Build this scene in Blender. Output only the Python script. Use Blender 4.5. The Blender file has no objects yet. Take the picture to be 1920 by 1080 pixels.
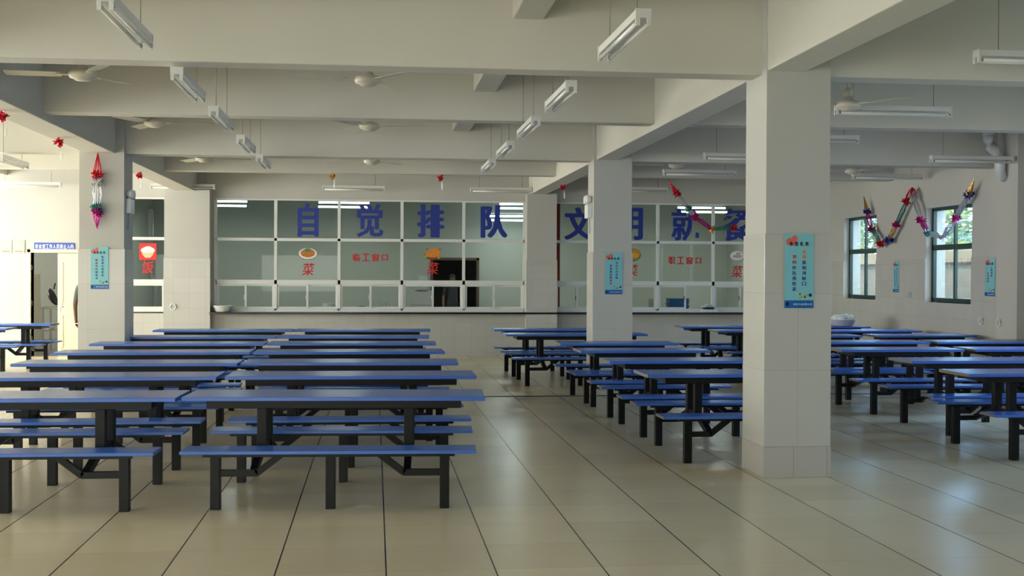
import bpy, bmesh, math, random
from mathutils import Matrix, Vector
random.seed(7)
PI = math.pi
SC = bpy.context.scene
COL = SC.collection

# ---------------------------------------------------------------- camera
F_PX, CAM_H, YAW, PITCH, ROLL = 2247.0, 1.6214, .1141, -.0100, .0042
cy, sy, cp, sp = math.cos(YAW), math.sin(YAW), math.cos(PITCH), math.sin(PITCH)
fw = Vector((sy*cp, cy*cp, sp)); rt = Vector((cy, -sy, 0)); up = rt.cross(fw)
r2 = rt*math.cos(ROLL) + up*math.sin(ROLL); u2 = -rt*math.sin(ROLL) + up*math.cos(ROLL)
cam_d = bpy.data.cameras.new('camera'); cam = bpy.data.objects.new('camera', cam_d); COL.objects.link(cam)
cam_d.sensor_width = 36; cam_d.lens = F_PX/1920*36; cam_d.clip_end = 200; cam_d.clip_start = .05
m = Matrix((r2, u2, -fw)).transposed().to_4x4(); m.translation = (0, 0, CAM_H)
cam.matrix_world = m
SC.camera = cam

# ---------------------------------------------------------------- world, sun, daylight, exposure
SC.view_settings.view_transform = 'Standard'; SC.view_settings.look = 'None'
SC.view_settings.gamma = 1; SC.view_settings.use_curve_mapping = False
SC.view_settings.exposure = 0.23
w = bpy.data.worlds.new('world'); SC.world = w; w.use_nodes = True
bg = w.node_tree.nodes['Background']; bg.inputs[1].default_value = 8.0
_n = w.node_tree.nodes.new; _l = w.node_tree.links.new                     # hazy sky: warm white round the sun (left, behind), bluer away from it
_tc = _n('ShaderNodeTexCoord'); _dot = _n('ShaderNodeVectorMath'); _dot.operation = 'DOT_PRODUCT'; _dot.inputs[1].default_value = (.8, .6, 0)
_mr = _n('ShaderNodeMapRange'); _mr.inputs[1].default_value = -.3; _mr.inputs[2].default_value = .6
_mix = _n('ShaderNodeMix'); _mix.data_type = 'RGBA'; _mix.inputs[6].default_value = (.62, .65, .59, 1); _mix.inputs[7].default_value = (.66, 1.2, 2.0, 1)
_l(_tc.outputs['Generated'], _dot.inputs[0]); _l(_dot.outputs['Value'], _mr.inputs[0]); _l(_mr.outputs[0], _mix.inputs[0]); _l(_mix.outputs[2], bg.inputs[0])

def area(name, loc, rot, sx, sy_, power, color, portal=False):
    l = bpy.data.lights.new(name, 'AREA'); l.shape = 'RECTANGLE'; l.size = sx; l.size_y = sy_
    l.energy = power; l.color = color
    if portal: l.cycles.is_portal = True
    o = bpy.data.objects.new(name, l); COL.objects.link(o); o.location = loc; o.rotation_euler = rot
    return o
LEFT_X, RIGHT_X, FRONT_Y, FAR_Y, CEIL = -11.0, 9.3, -5.2, 24.44, 4.0
LEFT_WIN = [(-3.2, -.6), (.4, 3.0), (4.1, 6.7), (7.8, 10.4), (11.5, 14.1), (15.2, 17.8), (18.9, 21.5), (21.8, 24.0)]   # openings in the left wall
FRONT_WIN = [(-9.6, -6.2), (-5.0, -1.6)]
RIGHT_WIN = [(21.45, 23.0), (17.85, 19.42), (12.9, 14.5), (9.2, 10.8), (5.3, 6.9)]
WARM, NEUT, COOL = (1, .965, .865), (1, .97, .865), (.80, .88, 1)
for i, (a, b) in enumerate(LEFT_WIN):
    area('daylight_left', (LEFT_X-.12, (a+b)/2, 2.0), (0, -PI/2, 0), 2.2, b-a, [75, 75, 75, 85, 112, 155, 235, 265][i], WARM)
for a, b in FRONT_WIN:
    area('daylight_front', ((a+b)/2, FRONT_Y-.12, 1.7), (PI/2, 0, 0), b-a, 1.6, 84, NEUT)
for a, b in RIGHT_WIN:
    area('daylight_right', (RIGHT_X+.36, (a+b)/2, 2.0), (0, PI/2, 0), 1.6, b-a, 1, COOL, portal=True)
area('scullery_fill', (LEFT_X+.05, 27.2, 2.0), (0, -PI/2, 0), 1.6, 2.0, 150, NEUT)  # added fill to brighten the room behind the door; no window opens here
sun_d = bpy.data.lights.new('sun', 'SUN'); sun_d.energy = 6.0; sun_d.angle = .01; sun_d.color = (1, .93, .8)
sun = bpy.data.objects.new('sun', sun_d); COL.objects.link(sun)
sun.rotation_euler = Vector((.40, .55, -.73)).to_track_quat('-Z', 'Y').to_euler()

# ---------------------------------------------------------------- materials
MAT = {}
def mat(name, col, rough=.5, metal=0, spec=.5, noise=0, nscale=8, coat=0, emit=None, estr=0, bump=0):
    if name in MAT: return MAT[name]
    mm = bpy.data.materials.new(name); mm.use_nodes = True
    nt = mm.node_tree; b = nt.nodes['Principled BSDF']
    b.inputs['Base Color'].default_value = (*col, 1); b.inputs['Roughness'].default_value = rough
    b.inputs['Metallic'].default_value = metal; b.inputs['Specular IOR Level'].default_value = spec
    b.inputs['Coat Weight'].default_value = coat
    if emit: b.inputs['Emission Color'].default_value = (*emit, 1); b.inputs['Emission Strength'].default_value = estr
    if noise:
        tc = nt.nodes.new('ShaderNodeTexCoord'); nz = nt.nodes.new('ShaderNodeTexNoise')
        nz.inputs['Scale'].default_value = nscale; nz.inputs['Detail'].default_value = 4
        nt.links.new(tc.outputs['Object'], nz.inputs['Vector'])
        mx = nt.nodes.new('ShaderNodeMix'); mx.data_type = 'RGBA'
        mx.inputs[6].default_value = (*[c*(1-noise) for c in col], 1); mx.inputs[7].default_value = (*[min(1, c*(1+noise)) for c in col], 1)
        nt.links.new(nz.outputs['Fac'], mx.inputs[0]); nt.links.new(mx.outputs[2], b.inputs['Base Color'])
        if bump:
            bp = nt.nodes.new('ShaderNodeBump'); bp.inputs['Strength'].default_value = bump; bp.inputs['Distance'].default_value = .01
            nt.links.new(nz.outputs['Fac'], bp.inputs['Height']); nt.links.new(bp.outputs['Normal'], b.inputs['Normal'])
    MAT[name] = mm
    return mm

def tile_mat(name, col, grout, size, origin, width, rough, axes=(0, 1), widths=None, noise=.06, nscale=1.3, spec=.5, strong=(1, 1)):
    """Tiles laid in world space: seams every size metres along two axes."""
    mm = bpy.data.materials.new(name); mm.use_nodes = True; nt = mm.node_tree; N = nt.nodes.new; L = nt.links.new
    b = nt.nodes['Principled BSDF']; b.inputs['Roughness'].default_value = rough; b.inputs['Specular IOR Level'].default_value = spec
    geo = N('ShaderNodeNewGeometry'); sep = N('ShaderNodeSeparateXYZ'); L(geo.outputs['Position'], sep.inputs[0])
    def mth(op, a, v=None):
        n = N('ShaderNodeMath'); n.operation = op
        for i, x in enumerate((a, v)):
            if x is None: continue
            if isinstance(x, (int, float)): n.inputs[i].default_value = x
            else: L(x, n.inputs[i])
        return n.outputs[0]
    masks = []
    cells = []
    for k, ax in enumerate(axes):
        s = mth('DIVIDE', mth('SUBTRACT', sep.outputs[ax], origin[k]), size[k])
        cells.append(mth('FLOOR', s))
        fr = mth('FRACT', s)
        d = mth('MINIMUM', fr, mth('SUBTRACT', 1.0, fr))
        ww = (widths or (width, width))[k]/size[k]/2
        masks.append(mth('MULTIPLY', mth('LESS_THAN', d, ww), strong[k]))
    g = mth('MAXIMUM', masks[0], masks[1])
    cmb = N('ShaderNodeCombineXYZ'); L(cells[0], cmb.inputs[0]); L(cells[1], cmb.inputs[1])
    wn = N('ShaderNodeTexWhiteNoise'); L(cmb.outputs[0], wn.inputs[0])
    nz = N('ShaderNodeTexNoise'); nz.inputs['Scale'].default_value = nscale; nz.inputs['Detail'].default_value = 5; L(geo.outputs['Position'], nz.inputs['Vector'])
    v = mth('ADD', mth('MULTIPLY', mth('SUBTRACT', wn.outputs[0], .5), noise), mth('MULTIPLY', mth('SUBTRACT', nz.outputs['Fac'], .5), noise*1.6))
    hsv = N('ShaderNodeHueSaturation'); hsv.inputs['Color'].default_value = (*col, 1); L(mth('ADD', v, 1.0), hsv.inputs['Value'])
    mx = N('ShaderNodeMix'); mx.data_type = 'RGBA'; mx.inputs[7].default_value = (*grout, 1)
    L(g, mx.inputs[0]); L(hsv.outputs[0], mx.inputs[6]); L(mx.outputs[2], b.inputs['Base Color'])
    MAT[name] = mm
    return mm

def glass_mat(name, tint, refl=.5, rough=0.0):
    mm = bpy.data.materials.new(name); mm.use_nodes = True; nt = mm.node_tree; nt.nodes.clear()
    out = nt.nodes.new('ShaderNodeOutputMaterial'); tr = nt.nodes.new('ShaderNodeBsdfTransparent'); gl = nt.nodes.new('ShaderNodeBsdfGlossy')
    fr = nt.nodes.new('ShaderNodeFresnel'); fr.inputs[0].default_value = 1.5; mx = nt.nodes.new('ShaderNodeMixShader')
    tr.inputs[0].default_value = (*tint, 1); gl.inputs['Roughness'].default_value = rough; gl.inputs[0].default_value = (.9, .92, .9, 1)
    mu = nt.nodes.new('ShaderNodeMath'); mu.operation = 'MULTIPLY'; mu.inputs[1].default_value = refl*2
    nt.links.new(fr.outputs[0], mu.inputs[0]); nt.links.new(mu.outputs[0], mx.inputs[0])
    nt.links.new(tr.outputs[0], mx.inputs[1]); nt.links.new(gl.outputs[0], mx.inputs[2]); nt.links.new(mx.outputs[0], out.inputs[0])
    MAT[name] = mm
    return mm

PLASTER = mat('white_plaster', (.52, .515, .48), .85, noise=.05, nscale=1.2, spec=.2)
CEILP = mat('ceiling_plaster', (.64, .625, .56), .9, noise=.04, nscale=1.0, spec=.15)
FLOOR = tile_mat('beige_floor_tile', (.745, .65, .45), (.04, .032, .022), (.6, .6), (.0669, 7.18), .006, .24, widths=(.009, .004), strong=(1, .35), noise=.12)
WTILE = tile_mat('cream_wall_tile', (.53, .525, .49), (.40, .39, .365), (.31, .30), (.1, .06), .004, .22, axes=(0, 2), noise=.06, spec=.4)
WTILE_Y = tile_mat('cream_wall_tile_side', (.53, .525, .49), (.40, .39, .365), (.31, .30), (.1, .06), .004, .22, axes=(1, 2), noise=.06, spec=.4)
CTILE = tile_mat('column_tile', (.54, .53, .485), (.40, .38, .345), (.56, .62), (2.84, .25), .003, .2, axes=(0, 2), noise=.06, spec=.45)
SKIRT = tile_mat('skirting_tile', (.49, .465, .43), (.28, .25, .22), (.28, .9), (3.09, -.2), .004, .28, axes=(0, 2), noise=.05)
BLUE = mat('blue_laminate', (.045, .15, .55), .27, noise=.06, nscale=3, spec=.5)
BLUE_EDGE = mat('worn_edge', (.16, .14, .12), .7)
DARK = mat('black_painted_steel', (.004, .0045, .0045), .42, noise=.2, nscale=20, spec=.22)
ALU = mat('white_aluminium', (.72, .74, .73), .4)
LAMPW = mat('lamp_housing', (.66, .66, .63), .35, spec=.5)
TUBE = mat('lamp_tube', (.74, .75, .72), .12, spec=.7)
CAP = mat('tube_cap', (.30, .30, .29), .3, metal=.7)
CHAIN = mat('grey_wire', (.25, .25, .24), .5, metal=.3)
FANW = mat('fan_enamel', (.66, .62, .50), .35, noise=.04)
BLADE = mat('fan_blade', (.62, .60, .50), .4)
BLACK = mat('black_plastic', (.012, .012, .014), .4)
STONE = mat('black_counter_stone', (.015, .015, .016), .2)
CREAM = mat('cream_door_paint', (.80, .72, .50), .5, noise=.03)
STEEL = mat('brushed_steel', (.55, .56, .57), .28, metal=.9)
WHITEP = mat('white_plastic', (.80, .82, .82), .4)
BAGP = mat('clear_bag', (.80, .84, .87), .25)
GREENF = mat('dark_green_frame', (.012, .045, .040), .35)
KWALL = mat('kitchen_wall', (.43, .455, .405), .5, noise=.05)
KFLOOR = mat('kitchen_floor', (.25, .25, .22), .4)
SIGNB = mat('sign_blue', (.03, .08, .42), .4)
TXTB = mat('letter_blue', (.010, .033, .28), .45)
TXTR = mat('letter_red', (.55, .015, .02), .45)
TXTW = mat('letter_white', (.80, .82, .85), .5)
TXTK = mat('letter_black', (.01, .01, .02), .5)
TXTV = mat('letter_indigo', (.03, .06, .30), .5)
TXTO = mat('letter_orange', (.85, .30, .02), .5)
TXTG = mat('letter_green', (.02, .25, .06), .5)
POSTER = mat('poster_aqua', (.22, .56, .62), .35, noise=.04)
POSTB = mat('poster_band', (.005, .13, .42), .35, noise=.5, nscale=9)
PINK = mat('flower_coral', (.75, .13, .10), .5)
LEAFP = mat('sprig_green', (.20, .42, .08), .5)
BEEY = mat('bee_yellow', (.75, .42, .05), .5)
RED = mat('sticker_red', (.72, .02, .02), .4)
REDP = mat('red_paint', (.30, .02, .015), .5)
DISH = mat('dish_white', (.80, .80, .76), .35)
NOODLE = mat('noodle_brown', (.50, .17, .04), .5, noise=.5, nscale=30)
CHICK = mat('roast_orange', (.70, .24, .02), .35, noise=.35, nscale=14)
CHICKD = mat('roast_dark', (.28, .05, .02), .45)
BOWLC = mat('bowl_beige', (.62, .55, .32), .4)
PIPEP = mat('pale_pipe', (.62, .65, .66), .35)
CRATE = mat('blue_crate', (.02, .14, .34), .5)
GREYB = mat('grey_plastic', (.42, .46, .47), .5)
PAPER = mat('paper_white', (.78, .80, .80), .7)
PLAQ = mat('plaque_silver', (.36, .43, .40), .4)
FOIL = {k: mat('foil_'+k, c, .22, metal=.75) for k, c in dict(red=(.75, .03, .06), silver=(.75, .77, .78), gold=(.80, .50, .12), blue=(.03, .10, .55), magenta=(.70, .04, .35), teal=(.12, .42, .38), purple=(.40, .05, .45)).items()}
CONC = mat('weathered_concrete', (.15, .125, .10), .9, noise=.35, nscale=1.8)
COPE = mat('coping_concrete', (.24, .18, .12), .9, noise=.2, nscale=3)
GROUND = mat('outside_ground', (.40, .38, .33), .95, noise=.15, nscale=2)
LEAF = mat('leaf_green', (.13, .19, .06), .5, noise=.5, nscale=2.2)
BARK = mat('bark', (.10, .07, .05), .9)
GLASS = glass_mat('serving_glass', (.86, .88, .86), .07)
GLASSO = glass_mat('outer_glass', (.95, .97, .96), .2)
SKIN = mat('skin', (.17, .09, .06), .55)
SHIRT = mat('grey_green_shirt', (.12, .14, .12), .85)
TROUS = mat('dark_trousers', (.03, .03, .04), .85)
HAIR = mat('black_hair', (.01, .009, .008), .5)
TUBEON = mat('lit_tube', (.9, .95, 1), .4, emit=(.72, .90, 1), estr=9.0)

# ---------------------------------------------------------------- mesh helpers
class MB:
    def __init__(s): s.bm = bmesh.new(); s.mi = 0
    def _mi(s, faces):
        for f in faces: f.material_index = s.mi
    def box(s, x0, x1, y0, y1, z0, z1, bev=0, M=None):
        b = bmesh.new(); bmesh.ops.create_cube(b, size=1)
        for v in b.verts: v.co = Vector(((x0+x1)/2+v.co.x*(x1-x0), (y0+y1)/2+v.co.y*(y1-y0), (z0+z1)/2+v.co.z*(z1-z0)))
        if bev: bmesh.ops.bevel(b, geom=b.edges[:], offset=bev, segments=2, affect='EDGES', profile=.6)
        return s.add(b, M)
    def add(s, b, M=None, smooth=False):
        vm = {}
        for v in b.verts: vm[v] = s.bm.verts.new(M @ v.co if M else v.co)
        fs = []
        for f in b.faces:
            try: nf = s.bm.faces.new([vm[v] for v in f.verts])
            except ValueError: continue
            nf.material_index = s.mi; nf.smooth = smooth or f.smooth; fs.append(nf)
        b.free()
        return fs
    def bar(s, p, q, w_, h_=None, upv=(0, 0, 1)):
        """square bar from p to q"""
        p, q = Vector(p), Vector(q); h_ = h_ or w_; d = (q-p); L = d.length; d.normalize(); u = Vector(upv)
        if abs(d.dot(u)) > .98: u = Vector((0, 1, 0))
        sx = d.cross(u).normalized(); uu = sx.cross(d)
        M = Matrix((sx, d, uu)).transposed().to_4x4(); M.translation = (p+q)/2
        s.box(-w_/2, w_/2, -L/2, L/2, -h_/2, h_/2, M=M); return s
    def tube(s, pts, r, seg=8, closed=False, caps=True):
        pts = [Vector(p) for p in pts]; rings = []; n = len(pts)
        for i, p in enumerate(pts):
            a = pts[(i-1) % n] if closed or i > 0 else p; c = pts[(i+1) % n] if closed or i < n-1 else p
            d = (c-a).normalized(); u = Vector((0, 0, 1)) if abs(d.z) < .95 else Vector((0, 1, 0))
            x = d.cross(u).normalized(); y = x.cross(d); rr = r[i] if isinstance(r, (list, tuple)) else r
            rings.append([s.bm.verts.new(p + x*rr*math.cos(2*PI*k/seg) + y*rr*math.sin(2*PI*k/seg)) for k in range(seg)])
        for i in range(n if closed else n-1):
            A, B = rings[i], rings[(i+1) % n]
            for k in range(seg):
                f = s.bm.faces.new((A[k], A[(k+1) % seg], B[(k+1) % seg], B[k])); f.material_index = s.mi; f.smooth = True
        if caps and not closed:
            for R in (rings[0], rings[-1]):
                f = s.bm.faces.new(R); f.material_index = s.mi
        return s
    def lathe(s, prof, c=(0, 0, 0), seg=20, M=None, sx=1, sy=1):
        b = bmesh.new(); rings = []
        for r, z in prof:
            rings.append([b.verts.new((c[0]+r*sx*math.cos(2*PI*k/seg), c[1]+r*sy*math.sin(2*PI*k/seg), c[2]+z)) for k in range(seg)])
        for A, B in zip(rings, rings[1:]):
            for k in range(seg):
                b.faces.new((A[k], A[(k+1) % seg], B[(k+1) % seg], B[k])).smooth = True
        b.faces.new(rings[0]); b.faces.new(rings[-1]); s.add(b, M); return s
    def poly(s, pts, t, M=None):
        """outline in the XZ plane, extruded t towards -Y"""
        b = bmesh.new(); A = [b.verts.new((x, 0, z)) for x, z in pts]; B = [b.verts.new((x, -t, z)) for x, z in pts]; n = len(pts)
        b.faces.new(A); b.faces.new(B[::-1])
        for k in range(n): b.faces.new((A[k], B[k], B[(k+1) % n], A[(k+1) % n]))
        s.add(b, M); return s
    def ell(s, cx, cz, rx, rz, t, y=0, seg=20, a0=0, a1=2*PI):
        return s.poly([(cx+rx*math.cos(a0+(a1-a0)*k/seg), cz+rz*math.sin(a0+(a1-a0)*k/seg)) for k in range(seg)], t, Matrix.Translation((0, y, 0)))
    def ball(s, c, r, sc=(1, 1, 1), sub=2):
        b = bmesh.new(); bmesh.ops.create_icosphere(b, subdivisions=sub, radius=r)
        for f in b.faces: f.smooth = True
        s.add(b, Matrix.Translation(c) @ Matrix.Diagonal((*sc, 1))); return s
    def build(s, name, m_, parent=None, loc=(0, 0, 0), rz=0):
        bmesh.ops.recalc_face_normals(s.bm, faces=s.bm.faces[:])
        me = bpy.data.meshes.new(name); s.bm.to_mesh(me); s.bm.free()
        for x in (m_ if isinstance(m_, (list, tuple)) else [m_]): me.materials.append(x)
        o = bpy.data.objects.new(name, me); COL.objects.link(o); o.location = loc; o.rotation_euler = (0, 0, rz)
        if parent: o.parent = parent
        return o

def tag(o, label, cat, group=None):
    o['label'] = label; o['category'] = cat
    if group: o['group'] = group
    return o
def thing(name, label, cat, loc=(0, 0, 0), rz=0, group=None):
    o = bpy.data.objects.new(name, None); COL.objects.link(o); o.location = loc; o.rotation_euler = (0, 0, rz); o.empty_display_size = .1
    return tag(o, label, cat, group)
def struct(o, label=None, cat=None):
    o['kind'] = 'structure'
    if label: o['label'] = label; o['category'] = cat or 'structure'
    return o
KIDS = {}
def kids(o): return [c for c in COL.objects if c.parent == o]
def dup(root, loc, rz, label, group=None):
    r = root.copy(); COL.objects.link(r); r.location = loc; r.rotation_euler = (0, 0, rz); r['label'] = label
    if group: r['group'] = group
    for ch in KIDS.setdefault(root.name, kids(root)):
        c = ch.copy(); COL.objects.link(c); c.parent = r
        for g in KIDS.setdefault(ch.name, kids(ch)):
            d = g.copy(); COL.objects.link(d); d.parent = c
    return r

# glyphs: text curves turned into meshes, one per character and weight
GL = {}
def glyph(ch, bold):
    if (ch, bold) in GL: return GL[(ch, bold)]
    cu = bpy.data.curves.new('glyph', 'FONT'); cu.body = ch; cu.size = 1; cu.offset = bold; cu.fill_mode = 'FRONT'; cu.resolution_u = 3
    o = bpy.data.objects.new('glyph', cu); COL.objects.link(o)
    dg = bpy.context.evaluated_depsgraph_get(); me = bpy.data.meshes.new_from_object(o.evaluated_get(dg))
    vs = [v.co.copy() for v in me.vertices]; fs = [tuple(p.vertices) for p in me.polygons]
    bpy.data.objects.remove(o); bpy.data.curves.remove(cu); bpy.data.meshes.remove(me)
    if vs:
        x0, x1 = min(v.x for v in vs), max(v.x for v in vs); y0, y1 = min(v.y for v in vs), max(v.y for v in vs)
        c = ((x0+x1)/2, (y0+y1)/2, x1-x0, y1-y0)
    else: c = (0, 0, 1, 1)
    GL[(ch, bold)] = (vs, fs, c)
    return GL[(ch, bold)]
def put_glyph(mb, ch, x, z, size, y, bold=.012, t=.002, M=None, fit=None, shear=0, strike=0):
    if strike:
        fw_, fh_ = fit; k = strike*fw_
        for dy_, (dx, dz) in enumerate(((-k, 0), (k, 0), (0, -k*.35), (0, k*.35))): put_glyph(mb, ch, x+dx, z+dz, size, y-dy_*.0006, bold, t, M, (fw_-2*k, fh_-.7*k), shear)
        return
    """front-facing (towards -Y) character centred at x,z; em height = size, or stretched to fit=(w,h)"""
    vs, fs, (cx, cz, gw, gh) = glyph(ch, bold)
    sx = fit[0]/gw if fit else size*1.0; sz = fit[1]/gh if fit else size*1.0
    b = bmesh.new()
    ox, oz = (cx, cz) if fit else (cx, cz)
    V = [b.verts.new((x+(v.x-ox)*sx + shear*(v.y-oz)*sz, y, z+(v.y-oz)*sz)) for v in vs]
    F = []
    for f in fs:
        try: F.append(b.faces.new([V[i] for i in f]))
        except ValueError: pass
    if t:
        ex = bmesh.ops.extrude_face_region(b, geom=F)
        for v in [g for g in ex['geom'] if isinstance(g, bmesh.types.BMVert)]: v.co.y -= t
    mb.add(b, M)

# ================================================================ SETTING
def wall_with_holes(mb, axis, c0, c1, a0, a1, z0, z1, holes):
    """wall slab: axis 'x' = plane x in c0..c1 running along y; holes = (a,b,zlo,zhi)"""
    def bx(a, b, lo, hi):
        if b-a < 1e-4 or hi-lo < 1e-4: return
        mb.box(c0, c1, a, b, lo, hi) if axis == 'x' else mb.box(a, b, c0, c1, lo, hi)
    cur = a0
    for a, b, lo, hi in sorted(holes):
        bx(cur, a, z0, z1); bx(a, b, z0, lo); bx(a, b, hi, z1); cur = b
    bx(cur, a1, z0, z1)

o = MB().box(LEFT_X-.25, RIGHT_X+.25, FRONT_Y-.25, FAR_Y, -.15, 0); 
fl = MB(); fl.box(LEFT_X-.25, RIGHT_X+.25, FRONT_Y-.25, FAR_Y+.2, -.15, 0); struct(fl.build('floor', FLOOR), 'glossy beige tiled canteen floor', 'floor')
ce = MB(); ce.box(LEFT_X-.25, RIGHT_X+.25, FRONT_Y-.25, 31.5, CEIL, CEIL+.15); struct(ce.build('ceiling', CEILP), 'white plastered canteen ceiling', 'ceiling')
mb = MB(); wall_with_holes(mb, 'x', LEFT_X-.24, LEFT_X, FRONT_Y, FAR_Y+.24, 0, CEIL, [(a, b, .9, 3.1) for a, b in LEFT_WIN]); struct(mb.build('wall_left', PLASTER), 'white plastered wall on the left', 'wall')
mb = MB(); wall_with_holes(mb, 'y', FRONT_Y-.24, FRONT_Y, LEFT_X-.24, RIGHT_X+.24, 0, CEIL, [(a, b, .9, 2.5) for a, b in FRONT_WIN]); struct(mb.build('wall_front', PLASTER), 'white plastered wall behind the viewer', 'wall')
RWH = [(a, b, 1.21, 2.80) for a, b in RIGHT_WIN]
mb = MB(); wall_with_holes(mb, 'x', RIGHT_X, RIGHT_X+.34, FRONT_Y, FAR_Y+.24, 0, CEIL, RWH)
rw = struct(mb.build('wall_right', PLASTER), 'white wall with two windows on the right', 'wall')
mb = MB(); wall_with_holes(mb, 'x', RIGHT_X-.014, RIGHT_X-.0005, FRONT_Y, FAR_Y, 0, 1.95, [(a, b, 1.21, 1.95) for a, b in RIGHT_WIN])
mb.build('tile_cladding', WTILE_Y, rw)
mb = MB()
for a, b in RIGHT_WIN: mb.box(RIGHT_X-.01, RIGHT_X+.34, a, b, 1.195, 1.21)
mb.build('window_sill', PLASTER, rw)
# wall pilaster on the right wall
mb = MB(); mb.box(RIGHT_X-.12, RIGHT_X, 16.3, 16.86, 0, CEIL); struct(mb.build('trim_1', PLASTER), 'shallow white pilaster on the right wall', 'pilaster')

# far wall with serving windows and a double door
WZ0, WZ1 = .91, 3.12
BANDS = {1: (-5.55, -4.114), 2: (-3.172, 3.069), 3: (3.678, 9.2)}
DOOR = (-6.70, -5.68, 2.04)
mb = MB(); wall_with_holes(mb, 'y', FAR_Y, FAR_Y+.20, LEFT_X, RIGHT_X, 0, CEIL, [(DOOR[0], DOOR[1], 0, DOOR[2])]+[(a, b, WZ0-.03, WZ1+.02) for a, b in BANDS.values()])
fwl = struct(mb.build('wall_far', PLASTER), 'white far wall with the serving windows', 'wall')
mb = MB(); mb.box(-5.55, RIGHT_X, FAR_Y-.015, FAR_Y-.0005, 0, .855); mb.build('tile_cladding', WTILE, fwl)
for k, (a, b) in enumerate(((-4.104, -3.234), (3.069, 3.678))):
    mb = MB(); mb.box(a, b, FAR_Y-.30, FAR_Y, 0, 3.29); pc = struct(mb.build('trim_%d' % (k+2), PLASTER), ['wide white pilaster between the left serving window and the long one', 'narrow white pilaster between the two long serving windows'][k], 'pilaster')
    mb = MB(); mb.box(a-.012, b+.012, FAR_Y-.315, FAR_Y-.3005, 0, 1.945); mb.build('tile_cladding', WTILE, pc)

def serving_window(n, x0, x1, verts, label):
    t = bpy.data.objects.new('window_%d' % n, None); COL.objects.link(t); struct(t, label, 'window'); t.location = (0, 0, 0)
    y0, y1 = FAR_Y-.01, FAR_Y+.07
    mb = MB()
    for v in verts: mb.box(v-.03, v+.03, y0, y1, WZ0, WZ1, .004)
    a, b = verts[0], verts[-1]
    mb.box(a, b, y0, y1, WZ1-.002, WZ1+.03, .004); mb.box(a, b, y0, y1, 2.305, 2.365, .004); mb.box(a, b, y0, y1, 1.435, 1.525, .004); mb.box(a, b, y0, y1, WZ0-.03, WZ0+.04, .004)
    mb.build('window_frame', ALU, t)
    g = MB()
    for v, w_ in zip(verts, verts[1:]):
        g.box(v+.03, w_-.03, FAR_Y+.028, FAR_Y+.032, 2.365, WZ1-.002); g.box(v+.03, w_-.03, FAR_Y+.028, FAR_Y+.032, 1.525, 2.305)
    g.build('glass', GLASS, t)
    for i, (v, w_) in enumerate(zip(verts, verts[1:])):
        mid = (v+w_)/2
        if w_-v < .9: parts = [(v+.03, w_-.03, .0)]
        else: parts = [(v+.03, mid+.02, .012), (mid-.02, w_-.03, .04)]
        if n == 4 and i == 2: parts = [(v+.03, mid+.02, .012)]          # one sash slid open beside the scale
        for a, b, dy in parts:
            s_ = MB(); yy0, yy1 = FAR_Y+dy, FAR_Y+dy+.026
            s_.box(a, b, yy0, yy1, WZ0+.04, WZ0+.075, .003); s_.box(a, b, yy0, yy1, 1.40, 1.435, .003)
            s_.box(a, a+.04, yy0, yy1, WZ0+.075, 1.40, .003); s_.box(b-.04, b, yy0, yy1, WZ0+.075, 1.40, .003)
            so = s_.build('sliding_sash', ALU, t)
            g = MB(); g.box(a+.04, b-.04, yy0+.011, yy0+.015, WZ0+.075, 1.40); g.build('pane', GLASS, so)
            if dy == .012 and b-a > .4:
                h_ = MB(); h_.box(b-.055, b-.04, yy0-.012, yy0, 1.13, 1.22, .003); h_.build('catch', BLACK if n == 4 else ALU, so)
    return t
serving_window(1, -5.55, -4.114, [-5.55, -4.83, -4.48, -4.114][:1]+[-4.85, -4.125], 'white framed serving window at the left end with a red rice bowl sticker')
serving_window(2, -3.172, 3.069, [-3.16, -1.977, -.716, .549, 1.807, 3.055], 'long white framed serving window under the first four blue characters')
serving_window(4, 3.678, 9.2, [3.69, 4.62, 5.854, 7.038, 8.22, 9.19], 'long white framed serving window under the last four blue characters')
mb = MB(); mb.box(-5.55, -4.114, FAR_Y-.02, FAR_Y+.25, .855, .88); mb.box(-3.23, RIGHT_X-.02, FAR_Y-.34, FAR_Y+.01, .845, .885, .006); mb.box(-3.17, 3.06, FAR_Y, FAR_Y+.55, .845, .88); mb.box(3.69, RIGHT_X-.02, FAR_Y, FAR_Y+.55, .845, .88)
struct(mb.build('trim_4', STONE), 'black stone serving counter edge under the windows', 'counter')

# door
mb = MB(); x0, x1, dz = DOOR
mb.box(x0-.07, x0, FAR_Y-.03, FAR_Y+.22, 0, dz+.07, .006); mb.box(x1, x1+.07, FAR_Y-.03, FAR_Y+.22, 0, dz+.07, .006); mb.box(x0-.07, x1+.07, FAR_Y-.03, FAR_Y+.22, dz, dz+.07, .006)
dr = mb.build('door_1', CREAM); struct(dr, 'cream double door with its left leaf open at the far left', 'door')
mb = MB(); lx0, lx1 = -6.20, x1-.005
mb.box(lx0, lx1, FAR_Y+.02, FAR_Y+.06, .01, dz-.005, .004)
for z0, z1 in ((.15, .80), (1.02, 1.85)):
    for a, b, c, d in ((lx0+.08, lx1-.08, z0, z0+.025), (lx0+.08, lx1-.08, z1, z1+.025)): mb.box(a, b, FAR_Y+.008, FAR_Y+.022, c, d, .003)
    for xx in (lx0+.08, lx1-.105): mb.box(xx, xx+.025, FAR_Y+.008, FAR_Y+.022, z0, z1+.02, .003)
lf = mb.build('door_leaf', CREAM, dr)
mb = MB(); mb.box(lx0+.02, lx0+.05, FAR_Y+.012, FAR_Y+.02, .86, 1.02, .002); mb.tube([(lx0+.035, FAR_Y+.015, .98), (lx0+.035, FAR_Y-.03, .98), (lx0+.13, FAR_Y-.035, .98)], .009); mb.build('handle', STEEL, lf)
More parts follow.
